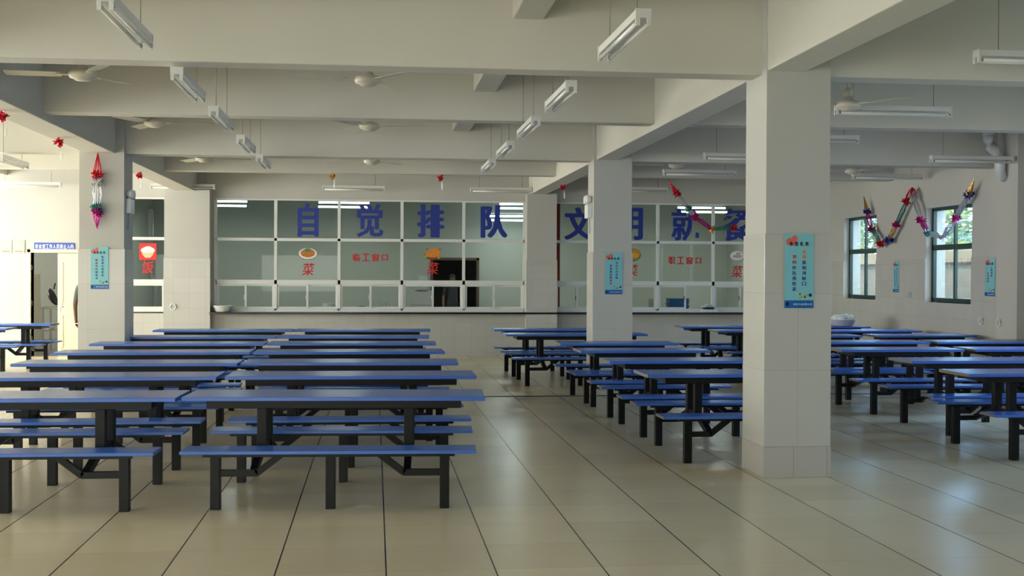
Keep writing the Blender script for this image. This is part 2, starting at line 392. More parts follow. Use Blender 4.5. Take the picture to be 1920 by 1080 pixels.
mb = MB(); mb.box(x0-.52, x0-.01, FAR_Y+.225, FAR_Y+.265, .01, dz-.005, .004); mb.build('door_leaf', CREAM, dr)
mb = MB()
for z in (.35, 1.05, 1.75): mb.box(x0-.002, x0+.012, FAR_Y+.03, FAR_Y+.05, z-.05, z+.05)
mb.build('hinge', CAP, dr)

# kitchen shell behind the far wall
KB = 31.0
mb = MB(); mb.box(LEFT_X, RIGHT_X+.24, FAR_Y+.2, KB+.2, -.15, 0); struct(mb.build('floor_kitchen', KFLOOR), 'kitchen floor behind the serving windows', 'floor')
mb = MB(); wall_with_holes(mb, 'y', KB, KB+.2, LEFT_X, RIGHT_X+.24, 0, CEIL, [(1.50, 2.62, 0, 2.02)]); struct(mb.build('wall_kitchen', KWALL), 'pale green kitchen wall behind the serving windows', 'wall')
mb = MB(); mb.box(RIGHT_X, RIGHT_X+.24, FAR_Y+.24, KB, 0, CEIL); mb.box(-5.62, -5.56, FAR_Y+.21, KB, 0, CEIL); mb.box(LEFT_X-.24, LEFT_X, FAR_Y+.24, KB, 0, CEIL); mb.box(3.72, 3.86, FAR_Y+.75, FAR_Y+1.1, 0, CEIL)
struct(mb.build('wall_partition', KWALL), 'pale green kitchen side walls', 'wall')
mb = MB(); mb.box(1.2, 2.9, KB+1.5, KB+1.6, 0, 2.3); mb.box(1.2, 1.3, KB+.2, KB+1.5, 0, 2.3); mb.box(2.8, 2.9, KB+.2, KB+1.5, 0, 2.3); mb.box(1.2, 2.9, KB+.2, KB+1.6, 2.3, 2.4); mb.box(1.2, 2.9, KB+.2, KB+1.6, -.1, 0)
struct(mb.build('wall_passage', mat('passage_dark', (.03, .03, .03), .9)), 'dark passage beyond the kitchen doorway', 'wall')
mb = MB()
for a, b, c, d in ((1.43, 1.50, 0, 2.09), (2.62, 2.69, 0, 2.09), (1.43, 2.69, 2.02, 2.09)): mb.box(a, b, KB-.03, KB+.2, c, d)
struct(mb.build('door_2', mat('brown_frame', (.10, .06, .04), .5)), 'brown door frame in the kitchen wall', 'door')

# columns
def column(x0, x1, y0, y1, label, tx):
    t = bpy.data.objects.new('column', None); COL.objects.link(t); struct(t, label, 'column'); t.location = ((x0+x1)/2, (y0+y1)/2, 0)
    def L(mb, a, b, c, d, e, f, bev=.004): mb.box(a-t.location.x, b-t.location.x, c-t.location.y, d-t.location.y, e, f, bev)
    q = MB(); L(q, x0+.012, x1-.012, y0+.012, y1-.012, 1.95, CEIL); q.build('plaster_shaft', PLASTER, t)
    q = MB(); L(q, x0, x1, y0, y1, .25, 1.97); q.build('tile_cladding', CTILE, t)
    q = MB(); L(q, x0-.003, x1+.003, y0-.003, y1+.003, 0, .25); q.build('skirting', SKIRT, t)
    return t
column(3.12, 3.68, 9.36, 9.92, 'nearest white column, tiled below, with an aqua poster', 0)
column(3.09, 3.67, 16.86, 17.34, 'white column further back beside the centre tables, with an aqua poster', 0)
column(-4.01, -3.39, 16.86, 17.46, 'white column on the left with a tinsel garland and poster', 0)

# beams
def beam(x0, x1, y0, y1, z0, label):
    q = MB(); q.box(x0, x1, y0, y1, z0, CEIL+.01, .012); return struct(q.build('ceiling_beam', CEILP), label, 'beam')
beam(3.14, 3.46, FRONT_Y, FAR_Y, 3.285, 'long white ceiling beam over the two right columns')
beam(-3.92, -3.52, FRONT_Y, FAR_Y, 3.27, 'long white ceiling beam over the left column')
for k, (y0, wd, z0) in enumerate(((-1.8, .25, 3.35), (1.9, .28, 3.27), (5.65, .25, 3.35), (9.5, .27, 3.268), (13.3, .25, 3.35), (17.0, .3, 3.28), (20.72, .25, 3.372))):
    beam(LEFT_X, RIGHT_X, y0, y0+wd, z0, 'white cross beam, %s from the viewer' % ['first', 'second', 'third', 'fourth, the nearest in view', 'fifth', 'sixth, over the middle columns', 'seventh, nearest the serving windows'][k])
beam(1.085, 1.335, FRONT_Y, FAR_Y, 3.67, 'shallow white beam between the two main beams')
beam(-7.45, -7.15, FRONT_Y, FAR_Y, 3.55, 'shallow white beam over the bright left bay')
# floor drain
mb = MB(); mb.box(LEFT_X+.3, RIGHT_X-.05, 15.97, 16.05, 0, .004); struct(mb.build('trim_5', mat('drain_dark', (.02, .017, .015), .6)), 'dark drain strip across the tiled floor', 'drain')

# right wall windows
def side_window(n, a, b, label):
    t = bpy.data.objects.new('window_%d' % n, None); COL.objects.link(t); struct(t, label, 'window')
    x0, x1 = RIGHT_X+.10, RIGHT_X+.16; z0, z1 = 1.215, 2.795; zm = 2.13; mid = (a+b)/2
    q = MB()
    q.box(x0, x1, a, a+.06, z0, z1, .003); q.box(x0, x1, b-.06, b, z0, z1, .003); q.box(x0, x1, a, b, z0, z0+.07, .003); q.box(x0, x1, a, b, z1-.05, z1, .003)
    q.box(x0, x1, a, b, zm-.045, zm+.045, .003); q.box(x0+.005, x1-.005, mid-.025, mid+.025, z0+.07, z1-.05, .003)
    q.build('window_frame', GREENF, t)
    g = MB(); g.box(x0+.028, x0+.032, a+.06, b-.06, z0+.07, z1-.05); g.build('glass', GLASSO, t)
for i, (a, b) in enumerate(RIGHT_WIN[:2]): side_window(5+i, a, b, ['dark green framed window farther along the right wall', 'dark green framed window nearer along the right wall'][i])

# ================================================================ TABLES
def make_table(L, px, lx, bl, label, edge):
    t = thing('canteen_table', label, 'table')
    q = MB(); q.box(-L/2, L/2, -.29, .29, .72, .75, .004)
    for f in q.bm.faces:
        if abs(f.normal.x) > .9: f.material_index = 1
    q.bm.normal_update()
    for f in q.bm.faces: f.material_index = 1 if abs(f.normal.x) > .95 else 0
    q.build('tabletop', [BLUE, edge], t)
    q = MB(); e = L/2-.17
    for y in (-.235, .235): q.box(-e, e, y-.02, y+.02, .665, .72, .003)
    for x in (-e+.02, -px, px, e-.02): q.box(x-.02, x+.02, -.215, .215, .672, .718)
    q.build('table_frame', DARK, t)
    for sx in (-1, 1):
        for s in (-1, 1):
            q = MB(); q.box(sx*px-.035, sx*px+.035, s*.13-.035, s*.13+.035, .35, .672, .004); q.build('post', DARK, t)
            q = MB(); q.bar((sx*px, s*.10, .385), (sx*px, s*.52, .262), .05); q.build('brace', DARK, t)
        q = MB(); q.bar((sx*px, -.14, .375), (sx*px, .14, .375), .05); q.build('post_tie', DARK, t)
    for s in (-1, 1):
        y = s*.54
        q = MB(); q.box(-bl/2, bl/2, y-.14, y+.14, .396, .42, .004)
        q.bm.normal_update()
        for f in q.bm.faces: f.material_index = 1 if abs(f.normal.x) > .95 else 0
        q.build('bench_seat', [BLUE, edge], t)
        q = MB(); e = bl/2-.15
        for d in (-.10, .10): q.box(-e, e, y+d-.018, y+d+.018, .376, .396)
        end = max(lx); bend = end-.28 if len(lx) > 2 else end-.20; top = bend-.18
        for sx in (-1, 1):
            q.bar((sx*end, y, .25), (sx*(bend-.008), y, .25), .045); q.bar((sx*bend, y, .247), (sx*top, y, .385), .045)
            q.box(sx*end-.03, sx*end+.03, y-.09, y+.09, .376, .394)
        q.build('bench_frame', DARK, t)
        for x in lx:
            q = MB(); q.box(x-.033, x+.033, y-.033, y+.033, 0, .385, .003); q.build('leg', DARK, t)
    return t
LONG = make_table(2.16, .53, (-.79, 0, .79), 2.02, '', BLUE)
SHORT = make_table(1.56, .28, (-.48, .48), 1.46, '', BLUE_EDGE)
used = set()
def put_table(proto, x, y, rz, label, group):
    if proto.name not in used:
        used.add(proto.name); KIDS.setdefault(proto.name, kids(proto))
        proto.location = (x, y, 0); proto.rotation_euler = (0, 0, rz); proto['label'] = label; proto['group'] = group
        return proto
    return dup(proto, (x, y, 0), rz, label, group)
ORD = ['front', 'second', 'third', 'fourth', 'fifth', 'sixth', 'seventh']
GA = 'canteen tables of the left block'
LY = [8.95, 10.74, 12.35, 14.04, 15.78, 17.47, 19.49]; LR = [-.055, -.012, -.04, .02, -.03, -.05, -.04]
LXR = [-.27, -.19, -.23, -.28, -.28, -.29, -.18]; LXL = [-2.47, -2.42, -2.42, -2.48, -2.47, -2.46, -2.36]
for i in range(7):
    put_table(LONG, LXR[i], LY[i], LR[i], 'long blue canteen table with benches, %s row of the left block, beside the aisle' % ORD[i], GA)
    put_table(LONG, LXL[i], LY[i]+(.05 if i == 0 else 0), LR[i]*.5, 'long blue canteen table with benches, %s row of the left block, on its left side' % ORD[i], GA)
GB = 'canteen tables of the centre block'
for i, (x, y) in enumerate(((3.19, 10.72), (3.18, 12.40), (3.18, 14.12), (3.17, 15.62))):
    put_table(SHORT, x, y, 0, 'short blue canteen table with benches, %s behind the nearest column' % ['first', 'second', 'third', 'fourth'][i], GB)
for i, (x, y) in enumerate(((3.03, 18.06), (3.02, 19.72))):
    put_table(LONG, x, y, 0, ['long blue canteen table directly behind the middle column', 'long blue canteen table nearest the serving counter in the centre block'][i], GB)
GC = 'canteen tables of the right block'
for i, (x, y) in enumerate(((6.14, 10.62), (6.36, 12.25), (6.36, 14.15), (6.72, 15.8), (6.5, 17.55), (6.3, 19.2), (6.12, 20.75))):
    put_table(SHORT, x, y, 0, 'short blue canteen table with benches, %s row of the right block, on its left side' % ORD[i], GC)
for i, (x, y) in enumerate(((8.06, 14.15), (8.38, 15.8), (8.30, 17.55), (8.18, 19.1), (8.0, 20.75))):
    put_table(SHORT, x, y, 0, 'short blue canteen table with benches, %s row of the right block, by the window wall' % ORD[i+2], GC)
GD = 'canteen tables of the bright left bay'
put_table(SHORT, -6.36, 21.85, 0, 'blue canteen table with benches in front of the open door', GD)
put_table(SHORT, -6.62, 20.2, 0, 'blue canteen table at the left picture edge, one row nearer than the door', GD)

# ================================================================ CEILING LIGHTS
def make_lamp(L, drop):
    t = thing('ceiling_light', '', 'light')                    # along local X, origin at tube height
    q = MB(); q.box(-L/2, L/2, -.045, .045, .03, .08, .004); q.build('housing', LAMPW, t)
    for s in (-1, 1):
        q = MB(); q.tube([(-L/2+.03, s*.034, .0), (L/2-.03, s*.034, .0)], .0145, 10); tb = q.build('tube', TUBE, t)
        q = MB()
        for e in (-1, 1): q.tube([(e*(L/2-.035), s*.034, 0), (e*(L/2-.012), s*.034, 0)], .0155, 10)
        q.build('tube_cap', CAP, tb)
    for e in (-1, 1):
        q = MB(); q.box(e*(L/2-.004)-.006, e*(L/2-.004)+.006, -.05, .05, .026, .084, .003)
        for s in (-1, 1): q.box(e*(L/2-.010)-.012, e*(L/2-.010)+.012, s*.034-.014, s*.034+.014, -.022, .034, .003)
        q.build('end_socket', LAMPW, t)
        q = MB(); q.tube([(e*(L/2-.18), 0, .078), (e*(L/2-.18), 0, drop)], .0035, 6); q.build('hanging_wire', CHAIN, t)
    return t
LA = make_lamp(1.22, CEIL-3.15)
first = [True]
def put_lamp(x, y, z, rz, label, group):
    if first[0]:
        first[0] = False; KIDS.setdefault(LA.name, kids(LA)); LA.location = (x, y, z); LA.rotation_euler = (0, 0, rz); LA['label'] = label; LA['group'] = group; o = LA
    else: o = dup(LA, (x, y, z), rz, label, group)
    return o
ON = ['nearest', 'second', 'third', 'fourth', 'farthest']
for i, ya in enumerate((7.06, 9.55, 11.68, 14.02, 16.25)):
    put_lamp(-1.53, ya+.61, 3.15, PI/2, 'unlit twin tube hanging light, %s of the left line running away' % ON[i], 'hanging lights over the left tables')
for i, ya in enumerate((7.08, 9.74, 11.92, 14.18, 16.4)):
    put_lamp(1.60, ya+.61, 3.15, PI/2, 'unlit twin tube hanging light, %s of the right line running away' % ON[i], 'hanging lights over the aisle')
for x, y, lab in ((-.42, 23.85, 'unlit tube light above the long serving window, over its second pane'), (2.50, 23.85, 'unlit tube light above the long serving window, at its right end'), (-3.72, 23.95, 'unlit tube light above the wide pilaster on the far wall'), (-6.62, 23.95, 'unlit tube light on the bright wall above the door'), (5.15, 23.3, 'unlit tube light above the right serving window behind the tinsel')):
    put_lamp(x, y, 3.31, 0, lab, 'tube lights along the far wall')
put_lamp(-5.0, 17.35, 3.15, PI/2, 'unlit tube light at the left picture edge in the bright bay', 'tube lights in the side bays')
for x, y, lab in ((5.19, 8.75, 'unlit tube light at the right picture edge, nearest in the right bay'), (5.25, 11.72, 'unlit tube light below the nearest fan of the right bay'), (5.30, 14.2, 'short visible tube light just right of the nearest column'), (5.22, 16.5, 'unlit tube light left of the nearest column above the far fan'), (5.28, 19.15, 'unlit tube light left of the nearest column, lower of two'), (8.50, 16.35, 'unlit tube light in front of the white pipe'), (8.55, 19.3, 'unlit tube light above the tinsel by the right windows')):
    put_lamp(x, y, 3.29, 0, lab, 'tube lights in the side bays')

# ================================================================ FANS
def make_fan():
    t = thing('ceiling_fan', '', 'fan')
    q = MB(); q.lathe([(.004, .085), (.03, .085), (.05, .07), (.06, .045), (.115, .03), (.13, .0), (.12, -.03), (.075, -.045), (.07, -.055), (.004, -.058)], seg=28); q.build('motor', FANW, t)
    q = MB(); q.tube([(0, 0, .08), (0, 0, CEIL-3.48)], .012, 10); q.build('downrod', FANW, t)
    q = MB(); q.lathe([(.03, .085), (.045, .09), (.048, .15), (.02, .17)], seg=20); q.build('rod_cover', FANW, t)
    for k in range(3):
        R = Matrix.Rotation(k*2*PI/3, 4, 'Z')
        q = MB(); b = bmesh.new()
        prof = [(.20, .045, .0), (.30, .062, .0), (.50, .068, .002), (.68, .062, .004), (.70, .05, .004)]
        top = []; bot = []
        for r, hw, z in prof:
            top.append([b.verts.new((r, s*hw, z + .012*s + .003 + .004*(1-abs(s)))) for s in (-1, 0, 1)]); bot.append([b.verts.new((r, s*hw, z + .012*s - .001 + .004*(1-abs(s)))) for s in (-1, 0, 1)])
        for A, B in zip(top, top[1:]):
            for j in range(2): b.faces.new((A[j], A[j+1], B[j+1], B[j]))
        for A, B in zip(bot, bot[1:]):
            for j in range(2): b.faces.new((A[j], B[j], B[j+1], A[j+1]))
        n = len(prof)
        for i in range(n-1):
            for j in (0, 2): b.faces.new((top[i][j], top[i+1][j], bot[i+1][j], bot[i][j]))
        for i in (0, n-1):
            for j in range(2): b.faces.new((top[i][j], top[i][j+1], bot[i][j+1], bot[i][j]))
        q.add(b, R); bl = q.build('blade', BLADE, t)
        q = MB(); q.box(.10, .24, -.022, .022, -.006, .004, .002, M=R); q.build('blade_bracket', FANW, bl)
    return t
FAN = make_fan(); KIDS[FAN.name] = kids(FAN); fan_first = [True]
for x, y, z, a, lab in ((-2.69, 11.5, 3.47, 180, 'cream ceiling fan at upper left behind the nearest cross beam'), (-.07, 11.5, 3.48, 187, 'cream ceiling fan at top centre behind the nearest cross beam'), (-2.70, 15.2, 3.49, 0, 'cream ceiling fan over the left block in the second beam bay'), (-.07, 15.2, 3.50, 355, 'cream ceiling fan at centre in the second beam bay'),
        (-2.62, 18.9, 3.41, 5, 'cream ceiling fan mostly hidden by the third beam on the left'), (-.05, 18.9, 3.41, 170, 'cream ceiling fan mostly hidden by the third beam at centre'), (4.68, 11.5, 3.34, 182, 'cream ceiling fan just right of the nearest column'), (4.82, 18.9, 3.42, 175, 'cream ceiling fan left of the nearest column, far back'), (7.78, 18.9, 3.37, 178, 'small looking cream ceiling fan right of the nearest column, far back')):
    if fan_first[0]: fan_first[0] = False; FAN.location = (x, y, z); FAN.rotation_euler = (0, 0, math.radians(a)); FAN['label'] = lab; FAN['group'] = 'cream ceiling fans'
    else: dup(FAN, (x, y, z), math.radians(a), lab, 'cream ceiling fans')

# ================================================================ LETTERING AND STICKERS ON THE GLASS
YG = FAR_Y+.022
for ch, x, w_, lab in (('自', -1.335, .42, 'first large blue character on the glass, above the noodle plate'), ('觉', -.10, .54, 'second large blue character on the glass, under lit tubes'), ('排', 1.13, .56, 'third large blue character on the glass, above the roast chicken'), ('队', 2.43, .56, 'fourth large blue character on the glass, at the end of the long window'),
        ('文', 4.18, .60, 'fifth large blue character on the glass, partly behind the middle column'), ('明', 5.26, .56, 'sixth large blue character on the glass, right of the middle column'), ('就', 6.44, .60, 'seventh large blue character on the glass, behind the tinsel'), ('餐', 7.52, .62, 'last large blue character on the glass, beside the nearest column')):
    q = MB(); put_glyph(q, ch, 0, 0, .68, 0, bold=.008, fit=(w_, .68), strike=.03 if ch in '觉就餐' else .045); tag(q.build('blue_character', TXTB, loc=(x, YG, 2.735 if x < 3 else 2.71)), lab, 'lettering', 'large blue characters on the serving windows')
for txt, x, z, h_, lab in (('临工窗口', -.08, 1.985, .15, 'red four character sign on the glass of the long window'), ('职工窗口', 6.44, 1.96, .15, 'red four character sign on the glass of the right window')):
    q = MB()
    for i, ch in enumerate(txt): put_glyph(q, ch, (i-1.5)*.19, 0, .16, 0, bold=.006, fit=(.15, .155) if ch != '口' else (.125, .125), strike=.04)
    tag(q.build('red_sign_lettering', TXTR, loc=(x, YG, z)), lab, 'lettering')
for ch, x, z, lab in (('饭', -4.476, 1.765, 'red brush character below the rice bowl sticker'), ('菜', -1.327, 1.74, 'red brush character below the noodle plate sticker'), ('菜', 1.18, 1.77, 'red brush character below the roast chicken sticker'), ('菜', 5.32, 1.75, 'red brush character half hidden by the middle column'), ('菜', 7.56, 1.735, 'red brush character below the pale fish dish sticker')):
    q = MB(); put_glyph(q, ch, 0, 0, .26, 0, bold=.0, fit=(.23, .25), shear=.15, strike=.025); tag(q.build('red_character', TXTR, loc=(x, YG, z)), lab, 'lettering', 'red brush characters under the dish stickers')

def sticker(name, label, x, z):
    return thing(name, label, 'sticker', (x, YG, z), 0, 'dish stickers on the serving windows')
t = sticker('rice_sticker', 'red square sticker of a heaped rice bowl on the left window', -4.476, 2.075)
q = MB(); q.box(-.165, .165, -.002, 0, -.165, .165); q.build('red_square', RED, t)
q = MB(); q.poly([(-.12, .0), (-.10, -.06), (-.05, -.12), (.05, -.12), (.10, -.06), (.12, .0)], .002, Matrix.Translation((0, -.002, 0))); q.build('bowl', BOWLC, t)
q = MB(); q.poly([(-.14, .02), (-.12, .06), (-.05, .095), (.0, .11), (.05, .10), (.12, .06), (.14, .02), (.11, -.01), (.0, -.025), (-.11, -.01)], .002, Matrix.Translation((0, -.003, 0))); q.build('rice', DISH, t)
t = sticker('noodle_sticker', 'oval sticker of a noodle plate with green garnish', -1.34, 2.06)
q = MB(); q.ell(0, -.012, .188, .118, .002); q.build('plate_rim', CHICKD, t)
q = MB(); q.ell(0, -.005, .182, .112, .002, -.002); q.build('plate', DISH, t)
q = MB(); q.ell(0, .005, .145, .085, .002, -.004); q.ell(0, .03, .09, .075, .002, -.0045); q.build('noodles', NOODLE, t)
q = MB(); q.ell(-.02, .06, .05, .028, .002, -.007); q.ell(.03, .065, .035, .02, .002, -.0075); q.build('garnish', TXTG, t)
def chicken(label, x, z, half=False):
    t = sticker('chicken_sticker', label, x, z)
    q = MB(); q.ell(0, -.05, .17, .075, .002); q.build('platter', CHICKD, t)
    q = MB(); q.ell(.01, .0, .125, .085, .003, -.002); q.ell(.07, .05, .085, .06, .003, -.003); q.ell(-.06, -.02, .08, .06, .003, -.004); q.ell(.12, -.03, .045, .05, .003, -.0035); q.build('roast_bird', CHICK, t)
    q = MB(); q.ell(-.14, -.07, .035, .03, .002, -.006); q.build('garnish', LEAFP, t); q = MB(); q.ell(.14, -.09, .03, .02, .002, -.006); q.build('garnish', LEAFP, t)
    q = MB(); q.ell(-.10, .085, .02, .016, .002, -.006); q.ell(.16, .085, .018, .014, .002, -.006); q.build('bone_tip', CHICKD, t)
chicken('sticker of a roast chicken on a platter on the long window', 1.16, 2.075)
t = sticker('fruit_sticker', 'round sticker of a fruit plate half hidden by the middle column', 5.33, 2.07)
q = MB(); q.ell(0, 0, .17, .135, .002); q.build('plate', TXTG, t)
q = MB(); q.ell(0, .01, .15, .115, .002, -.002); q.build('fruit', CHICK, t)
q = MB(); q.ell(.04, -.01, .09, .05, .002, -.004); q.build('slice', BEEY, t)
t = sticker('fish_sticker', 'pale sticker of a fish dish beside the nearest column', 7.56, 2.075)
q = MB(); q.ell(0, -.02, .175, .12, .002); q.build('plate', GREYB, t)
q = MB(); q.ell(0, -.01, .15, .095, .002, -.002); q.build('plate_well', DISH, t)
q = MB(); q.ell(.0, -.02, .10, .035, .002, -.004); q.ell(.02, .04, .05, .025, .002, -.004); q.build('fish', mat('pale_fish', (.55, .38, .33), .5), t)

# door sign and plaques
t = thing('door_sign', 'blue sign with white characters above the cream door', 'sign', (-6.255, FAR_Y-.003, 2.165))
q = MB(); q.box(-.385, .385, -.012, 0, -.072, .072, .002); q.build('plate', SIGNB, t)
q = MB()
for i, ch in enumerate('非食堂工作人员禁止入内'): put_glyph(q, ch, (i-5)*.067, 0, .085, -.012, bold=.0, fit=(.058, .088) if ch not in '人入' else (.058, .08), strike=.03)
q.build('lettering', TXTW, t)
for i, (x, ch, lab) in enumerate(((-7.17, '厨', 'silver wall plaque at the left picture edge, left of its pair'), (-6.93, '房', 'silver wall plaque at far left, the one nearer the door'))):
    t = thing('wall_plaque', lab, 'plaque', (x, FAR_Y-.003, 2.155), 0, 'silver plaques left of the door')
    q = MB(); q.box(-.115, .115, -.012, 0, -.13, .13, .002); q.build('plate', PLAQ, t)
    q = MB(); put_glyph(q, ch, 0, .02, .13, -.012, bold=.01, fit=(.12, .13)); q.build('lettering', GREYB, t)
    q = MB(); q.box(-.07, .07, -.014, -.012, -.10, -.085); q.build('red_line', PINK, t)

# ================================================================ POSTERS
def poster(loc, rz, w_, h_, right, left, hr, hl, label, rstart=0, lstart=1):
    """aqua etiquette poster; right/left = vertical verses, hr/hl = (first, last, material) highlighted"""
    t = thing('etiquette_poster', label, 'poster', loc, rz, 'aqua dining etiquette posters')
    q = MB(); q.box(-w_/2, w_/2, -.004, 0, -h_/2, h_/2); q.build('backing', POSTER, t)
    q = MB(); q.box(-w_/2, w_/2, -.0055, -.004, -h_/2, -h_/2+h_*.105); q.build('footer_band', POSTB, t)
    q = MB()
    for i, ch in enumerate('某某食品有限公司'): put_glyph(q, ch, -w_*.16+i*w_*.082, -h_/2+h_*.052, w_*.07, -.0056, bold=.01, t=.0006)
    q.build('footer_lettering', TXTW, t)
    q = MB(); q.ell(-w_*.40, -h_/2+h_*.055, w_*.055, h_*.03, .001, -.0056); q.build('footer_mark', TXTK, t)
    q = MB()
    for i, ch in enumerate('食堂礼仪'): put_glyph(q, ch, -w_*.28+i*w_*.18, h_*.365, w_*.13, -.006, bold=.0, t=.0008, fit=(w_*.125, w_*.14), strike=.05)
    q.build('title', TXTK, t)
    fl_ = MB()
    for cx, cz, rr in ((-.16, .435, .13), (-.34, .395, .15), (-.20, .375, .10)):
        for k in range(5):
            a = k*2*PI/5+.3; fl_.ell(w_*(cx+rr*.45*math.cos(a)), h_*cz+w_*rr*.5*math.sin(a), w_*rr*.42, w_*rr*.42, .0006, -.0042-.00005*k, 12)
    fl_.build('flower', PINK, t)
    st = (h_*.26, h_*.072)
    dark = MB(); hi = {}
    for colx, txt, s0, (a, b, mm) in ((w_*.17, right, rstart, hr), (-w_*.17, left, lstart, hl)):
        for i, ch in enumerate(txt):
            q = dark
            if mm and a <= i < b: q = hi.setdefault(mm.name, MB())
            put_glyph(q, ch, colx, st[0]-(i+s0)*st[1], w_*.15, -.0045, bold=.0, t=.0008, fit=(w_*.145, h_*.052), strike=.03)
    dark.build('verse', TXTV, t)
    for k, q in hi.items(): q.build('verse_highlight', MAT[k], t)
    q = MB(); q.ell(w_*.02, -h_*.315, w_*.05, h_*.018, .001, -.0045); q.ell(w_*.20, -h_*.35, w_*.07, h_*.02, .001, -.0045); q.build('bee', BEEY, t)
    q = MB(); q.ell(w_*.39, -h_*.325, w_*.055, h_*.024, .001, -.0045); q.ell(w_*.03, -h_*.31, w_*.02, h_*.012, .001, -.0056); q.ell(w_*.20, -h_*.35, w_*.025, h_*.016, .001, -.0056); q.build('bee_stripe', TXTK, t)
    q = MB(); q.poly([(-w_*.02, -h_*.36), (w_*.30, -h_*.315), (w_*.32, -h_*.325), (w_*.02, -h_*.37)], .001, Matrix.Translation((0, -.0044, 0))); q.build('sprig', LEAFP, t)
    return t
poster((3.405, 9.355, 1.672), 0, .242, .60, '浪费犹如河缺口', '节约好比燕衔泥', (0, 2, TXTO), (0, 2, TXTR), 'aqua vertical text poster on the nearest column')
poster((3.394, 16.855, 1.662), 0, .25, .59, '爱护公共设施', '是你我共同责任', (0, 2, TXTG), (5, 7, TXTR), 'aqua vertical text poster on the middle column')
poster((-3.722, 16.855, 1.708), 0, .235, .575, '粒米虽小君莫扔', '勤俭节约留美名', (0, 0, None), (0, 2, TXTR), 'aqua vertical text poster on the left column under the tinsel', 0, 1)
poster((RIGHT_X-.018, 20.55, 1.64), PI/2*-1, .24, .56, '盘中餐粒粒皆辛苦', '光盘行动从我做起', (0, 0, None), (0, 0, None), 'small looking aqua poster between the two right windows')
poster((RIGHT_X-.018, 17.25, 1.63), PI/2*-1, .30, .57, '文明用餐', '自觉排队', (0, 0, None), (0, 2, TXTR), 'aqua poster on the right wall beyond the nearer window', 0, 2)

# ================================================================ TINSEL
def strand_mb(mb, p, q, sag, n, spread, r, cone=0):
    p, q = Vector(p), Vector(q); d = q-p
    side = d.cross(Vector((0, 0, 1))); side = side.normalized() if side.length > 1e-3 else Vector((1, 0, 0)); oth = d.cross(side).normalized()
    for k in range(n):
        a = 2*PI*k/n; off = side*math.cos(a)+oth*math.sin(a)
        pts = []
        for i in range(6):
            u = i/5; bulge = spread*(u if cone > 0 else 1-u)*(.9+.2*random.random()) if cone else math.sin(PI*u)*spread*(.35+.4*random.random()) + spread*.35
            pts.append(p + d*u + off*bulge + Vector((0, 0, -sag*math.sin(PI*u))))
        mb.tube(pts, r, 4, caps=False)
def knot_mb(mb, c, rad, n):
    c = Vector(c)
    for k in range(n):
        v = Vector((random.gauss(0, 1), random.gauss(0, 1), random.gauss(0, 1))).normalized()
        b_ = v.orthogonal().normalized(); L = rad*random.uniform(.6, 1.15); w_ = rad*.22
        pts = [c+v*rad*.1-b_*w_*.3, c+v*L*.6-b_*w_, c+v*L, c+v*L*.6+b_*w_]
        n_ = v.cross(b_)*.0015
        A = [mb.bm.verts.new(p+n_) for p in pts]; B = [mb.bm.verts.new(p-n_) for p in pts]
        mb.bm.faces.new(A); mb.bm.faces.new(B[::-1])
        for i in range(4): mb.bm.faces.new((A[i], B[i], B[(i+1) % 4], A[(i+1) % 4]))
def garland(label, pts, strands, knots, spread=.05, r=.0045, n=9, krad=.085, hang=False):
    base = Vector(pts[0]); t = thing('tinsel_garland', label, 'garland', base)
    P = [Vector(p)-base for p in pts]
    for i_, ((p, q), c) in enumerate(zip(zip(P, P[1:]), strands)):
        m_ = MB(); strand_mb(m_, p, q, 0, n, spread, r, 1 if i_ == 0 else (-1 if i_ == len(P)-2 else 0)); m_.build('strands', FOIL[c], t)
    if hang:
        for p in (P[0], P[-1]):
            m_ = MB(); m_.tube([p, (p.x, p.y, CEIL-base.z)], .003, 5); m_.build('hanging_string', CHAIN, t)
    for p, c in zip(P[1:], knots):
        if c: m_ = MB(); knot_mb(m_, p, krad*1.1, 60); m_.build('foil_knot', FOIL[c], t)
    return t
xw = RIGHT_X-.125
garland('tinsel garland draped across the right wall above and over both windows', [(xw, 21.75, 3.16), (xw, 21.60, 2.86), (xw, 21.38, 2.52), (xw, 20.98, 2.24), (xw, 20.62, 2.30), (xw, 20.32, 2.56), (xw, 19.92, 2.95), (xw, 19.70, 3.16), (xw, 19.62, 3.0), (xw, 19.36, 2.60), (xw, 19.08, 2.36), (xw, 18.56, 2.29), (xw, 18.12, 2.57), (xw, 17.72, 2.92), (xw, 17.55, 3.15)],
        ['gold', 'magenta', 'teal', 'red', 'gold', 'teal', 'red', 'red', 'silver', 'magenta', 'silver', 'silver', 'silver', 'gold'],
        ['blue', 'magenta', 'red', 'blue', 'magenta', 'red', None, 'silver', 'magenta', 'teal', 'silver', 'magenta', 'blue', None], .045, .006, 12)
garland('tinsel garland hanging in front of the right serving window characters', [(5.55, 22.3, 3.44), (5.70, 22.3, 3.20), (5.94, 22.35, 2.92), (6.06, 22.4, 2.78), (6.42, 22.4, 2.54), (6.85, 22.4, 2.57), (7.20, 22.4, 2.74), (7.55, 22.4, 3.05), (7.72, 22.4, 3.38)],
        ['red', 'silver', 'silver', 'magenta', 'teal', 'silver', 'silver', 'gold'], ['red', 'teal', 'magenta', 'gold', 'red', 'teal', 'magenta', None], .045, .006, 11, hang=True)
garland('red and silver tinsel hanging down the left column above its poster', [(-3.735, 16.80, 3.275), (-3.735, 16.78, 2.97), (-3.735, 16.79, 2.86), (-3.74, 16.79, 2.53), (-3.74, 16.79, 2.46), (-3.745, 16.80, 2.24)], ['red', 'silver', 'silver', 'purple', 'magenta'], ['red', 'silver', 'teal', 'magenta', None], .065, .0045, 9, .085)
